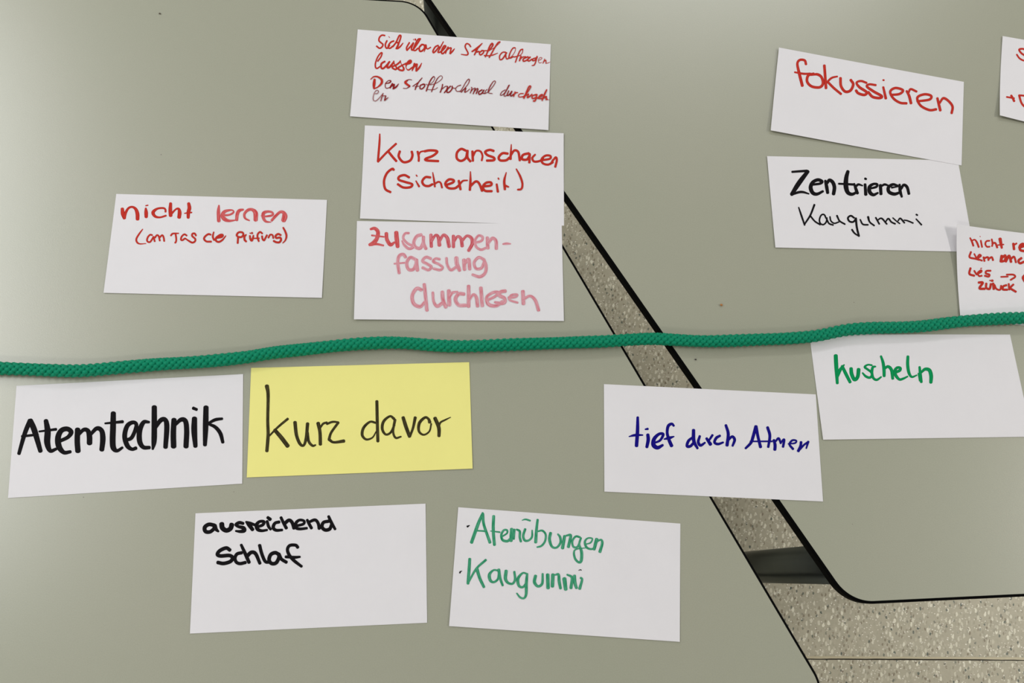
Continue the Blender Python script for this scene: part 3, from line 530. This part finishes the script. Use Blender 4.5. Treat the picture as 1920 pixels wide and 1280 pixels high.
# ---------------------------------------------------------------- green cord
path_px = [(-60, 684), (-25, 688), (0, 690), (30, 691), (62, 692.5), (100, 694.3), (140, 695.5), (175, 693.7), (212, 690), (250, 686.6), (300, 682.5), (375, 678.3), (425, 673.8), (468, 668.6), (512, 661), (564, 655.4), (616, 649.8), (668, 645), (720, 642.3), (746, 642.3), (772, 643.5), (811, 647), (850, 649.2), (890, 648.8), (955, 645.8), (1005, 644), (1070, 642.2), (1135, 639.9), (1174, 636.8), (1221, 634.6), (1252, 636), (1292, 638.6), (1331, 639.8), (1383, 638), (1428, 635.8), (1472, 634.4), (1524, 630.5), (1550, 626), (1576, 620.4), (1602, 616.7), (1641, 614.4), (1693, 613.3), (1732, 611), (1771, 606), (1811, 601.6), (1863, 598), (1915, 595.8), (1960, 595), (2010, 596)]
RR = 0.0053
pp = np.array(path_px, float); zc_ = TZ + RR + 0.0007 + np.where(pp[:, 0] > 1785, 0.0006, 0) 
C = at(pp[:, 0], pp[:, 1], zc_)
S = crom(C, 0.0005)   # plenty of samples, resampled evenly below
seg = np.r_[0, np.cumsum(np.linalg.norm(np.diff(S, axis=0), axis=1))]
STEP = 0.00045; n = int(seg[-1] / STEP); s_ = np.linspace(0, seg[-1], n)
S = np.stack([np.interp(s_, seg, S[:, i]) for i in range(3)], 1)
ker = np.ones(31) / 31                      # smooth the centre line
for i in range(3): S[15:-15, i] = np.convolve(S[:, i], ker, 'valid')
tn = np.gradient(S, axis=0); tn /= np.linalg.norm(tn, axis=1)[:, None]
side = np.cross(tn, [0, 0, 1.0]); side /= np.linalg.norm(side, axis=1)[:, None]; up = np.cross(side, tn)
NA = 120; ROWS = 10; PER = 0.0063
th = np.arange(NA) * 2 * math.pi / NA
SS, TH = np.meshgrid(s_, th, indexing='ij')
twist = 0.35 * np.sin(SS * 7.0) + SS * 0.6
arow = ((TH + twist) * ROWS / (2 * math.pi)) % ROWS
hgt = np.zeros_like(SS)
for dr_ in (-1, 0, 1, 2):
    row = np.floor(arow) + dr_; rid = row % ROWS
    da = arow - row
    u = SS / PER + 0.5 * (rid % 2) - 0.08 * da
    ds = u - np.round(u)
    jit = 0.06 * np.sin(np.round(u) * 12.9 + rid * 4.1)
    d2 = (ds / 0.50) ** 2 + (da / 0.84) ** 2
    hgt = np.maximum(hgt, np.clip(1 - d2, 0, 1) ** 0.42 * (1 + jit))
rad = RR * (1 + 0.02 * np.sin(SS * 90)) - 0.0023 + 0.0032 * hgt
squash = np.where(np.sin(TH) < -0.6, 0.93, 1.0)
P = S[:, None, :] + side[:, None, :] * (rad * np.cos(TH))[..., None] + up[:, None, :] * (rad * np.sin(TH) * squash)[..., None]
V = P.reshape(-1, 3)
I = np.arange(n - 1)[:, None] * NA; J = np.arange(NA)[None, :]; J2 = (J + 1) % NA
F = np.stack([I + J, I + J2, I + NA + J2, I + NA + J], -1).reshape(-1, 4)[:, ::-1]
F = F.tolist() + [list(range(NA)), [(n - 1) * NA + j for j in range(NA)][::-1]]
uvr = np.stack([SS * 160, TH * 1.0], -1).reshape(-1, 2)
tag(obj('green_cord', V, F, M_ROPE, uv=uvr, smooth=True), 'long green braided cord lying across both tables from left to right', 'cord')

# ---------------------------------------------------------------- crumbs
def crumb(px, py, r, col, label):
    c = at(px, py); rg = random.Random(px); V, F = [], []
    N = 8
    for k in range(1, 4):
        ph = math.pi * k / 4
        for j in range(N):
            q = r * rg.uniform(0.75, 1.1); a_ = 2 * math.pi * j / N
            V.append((c[0] + q * 1.3 * math.sin(ph) * math.cos(a_), c[1] + q * math.sin(ph) * math.sin(a_), TZ + r * 0.8 + r * 0.8 * math.cos(ph)))
    V += [(c[0], c[1], TZ + r * 1.6), (c[0], c[1], TZ)]
    for k in range(2):
        for j in range(N): F.append([k * N + j, (k + 1) * N + j, (k + 1) * N + (j + 1) % N, k * N + (j + 1) % N])
    for j in range(N): F.append([24, j, (j + 1) % N]); F.append([25, 16 + (j + 1) % N, 16 + j])
    tag(obj('crumb', V, F, plain('crumb_' + label.split()[1], col, 0.7)), label, 'crumb')
crumb(1352, 572, 0.0012, (0.42, 0.17, 0.04), 'tiny orange crumb on the right table above the cord')
crumb(300, 26, 0.0009, (0.09, 0.07, 0.05), 'tiny dark crumb near the top of the left table')
crumb(1304, 674, 0.0008, (0.05, 0.045, 0.04), 'tiny black crumb on the right table below the cord')
for o in bpy.data.objects:
    if '_o' in o: del o['_o']
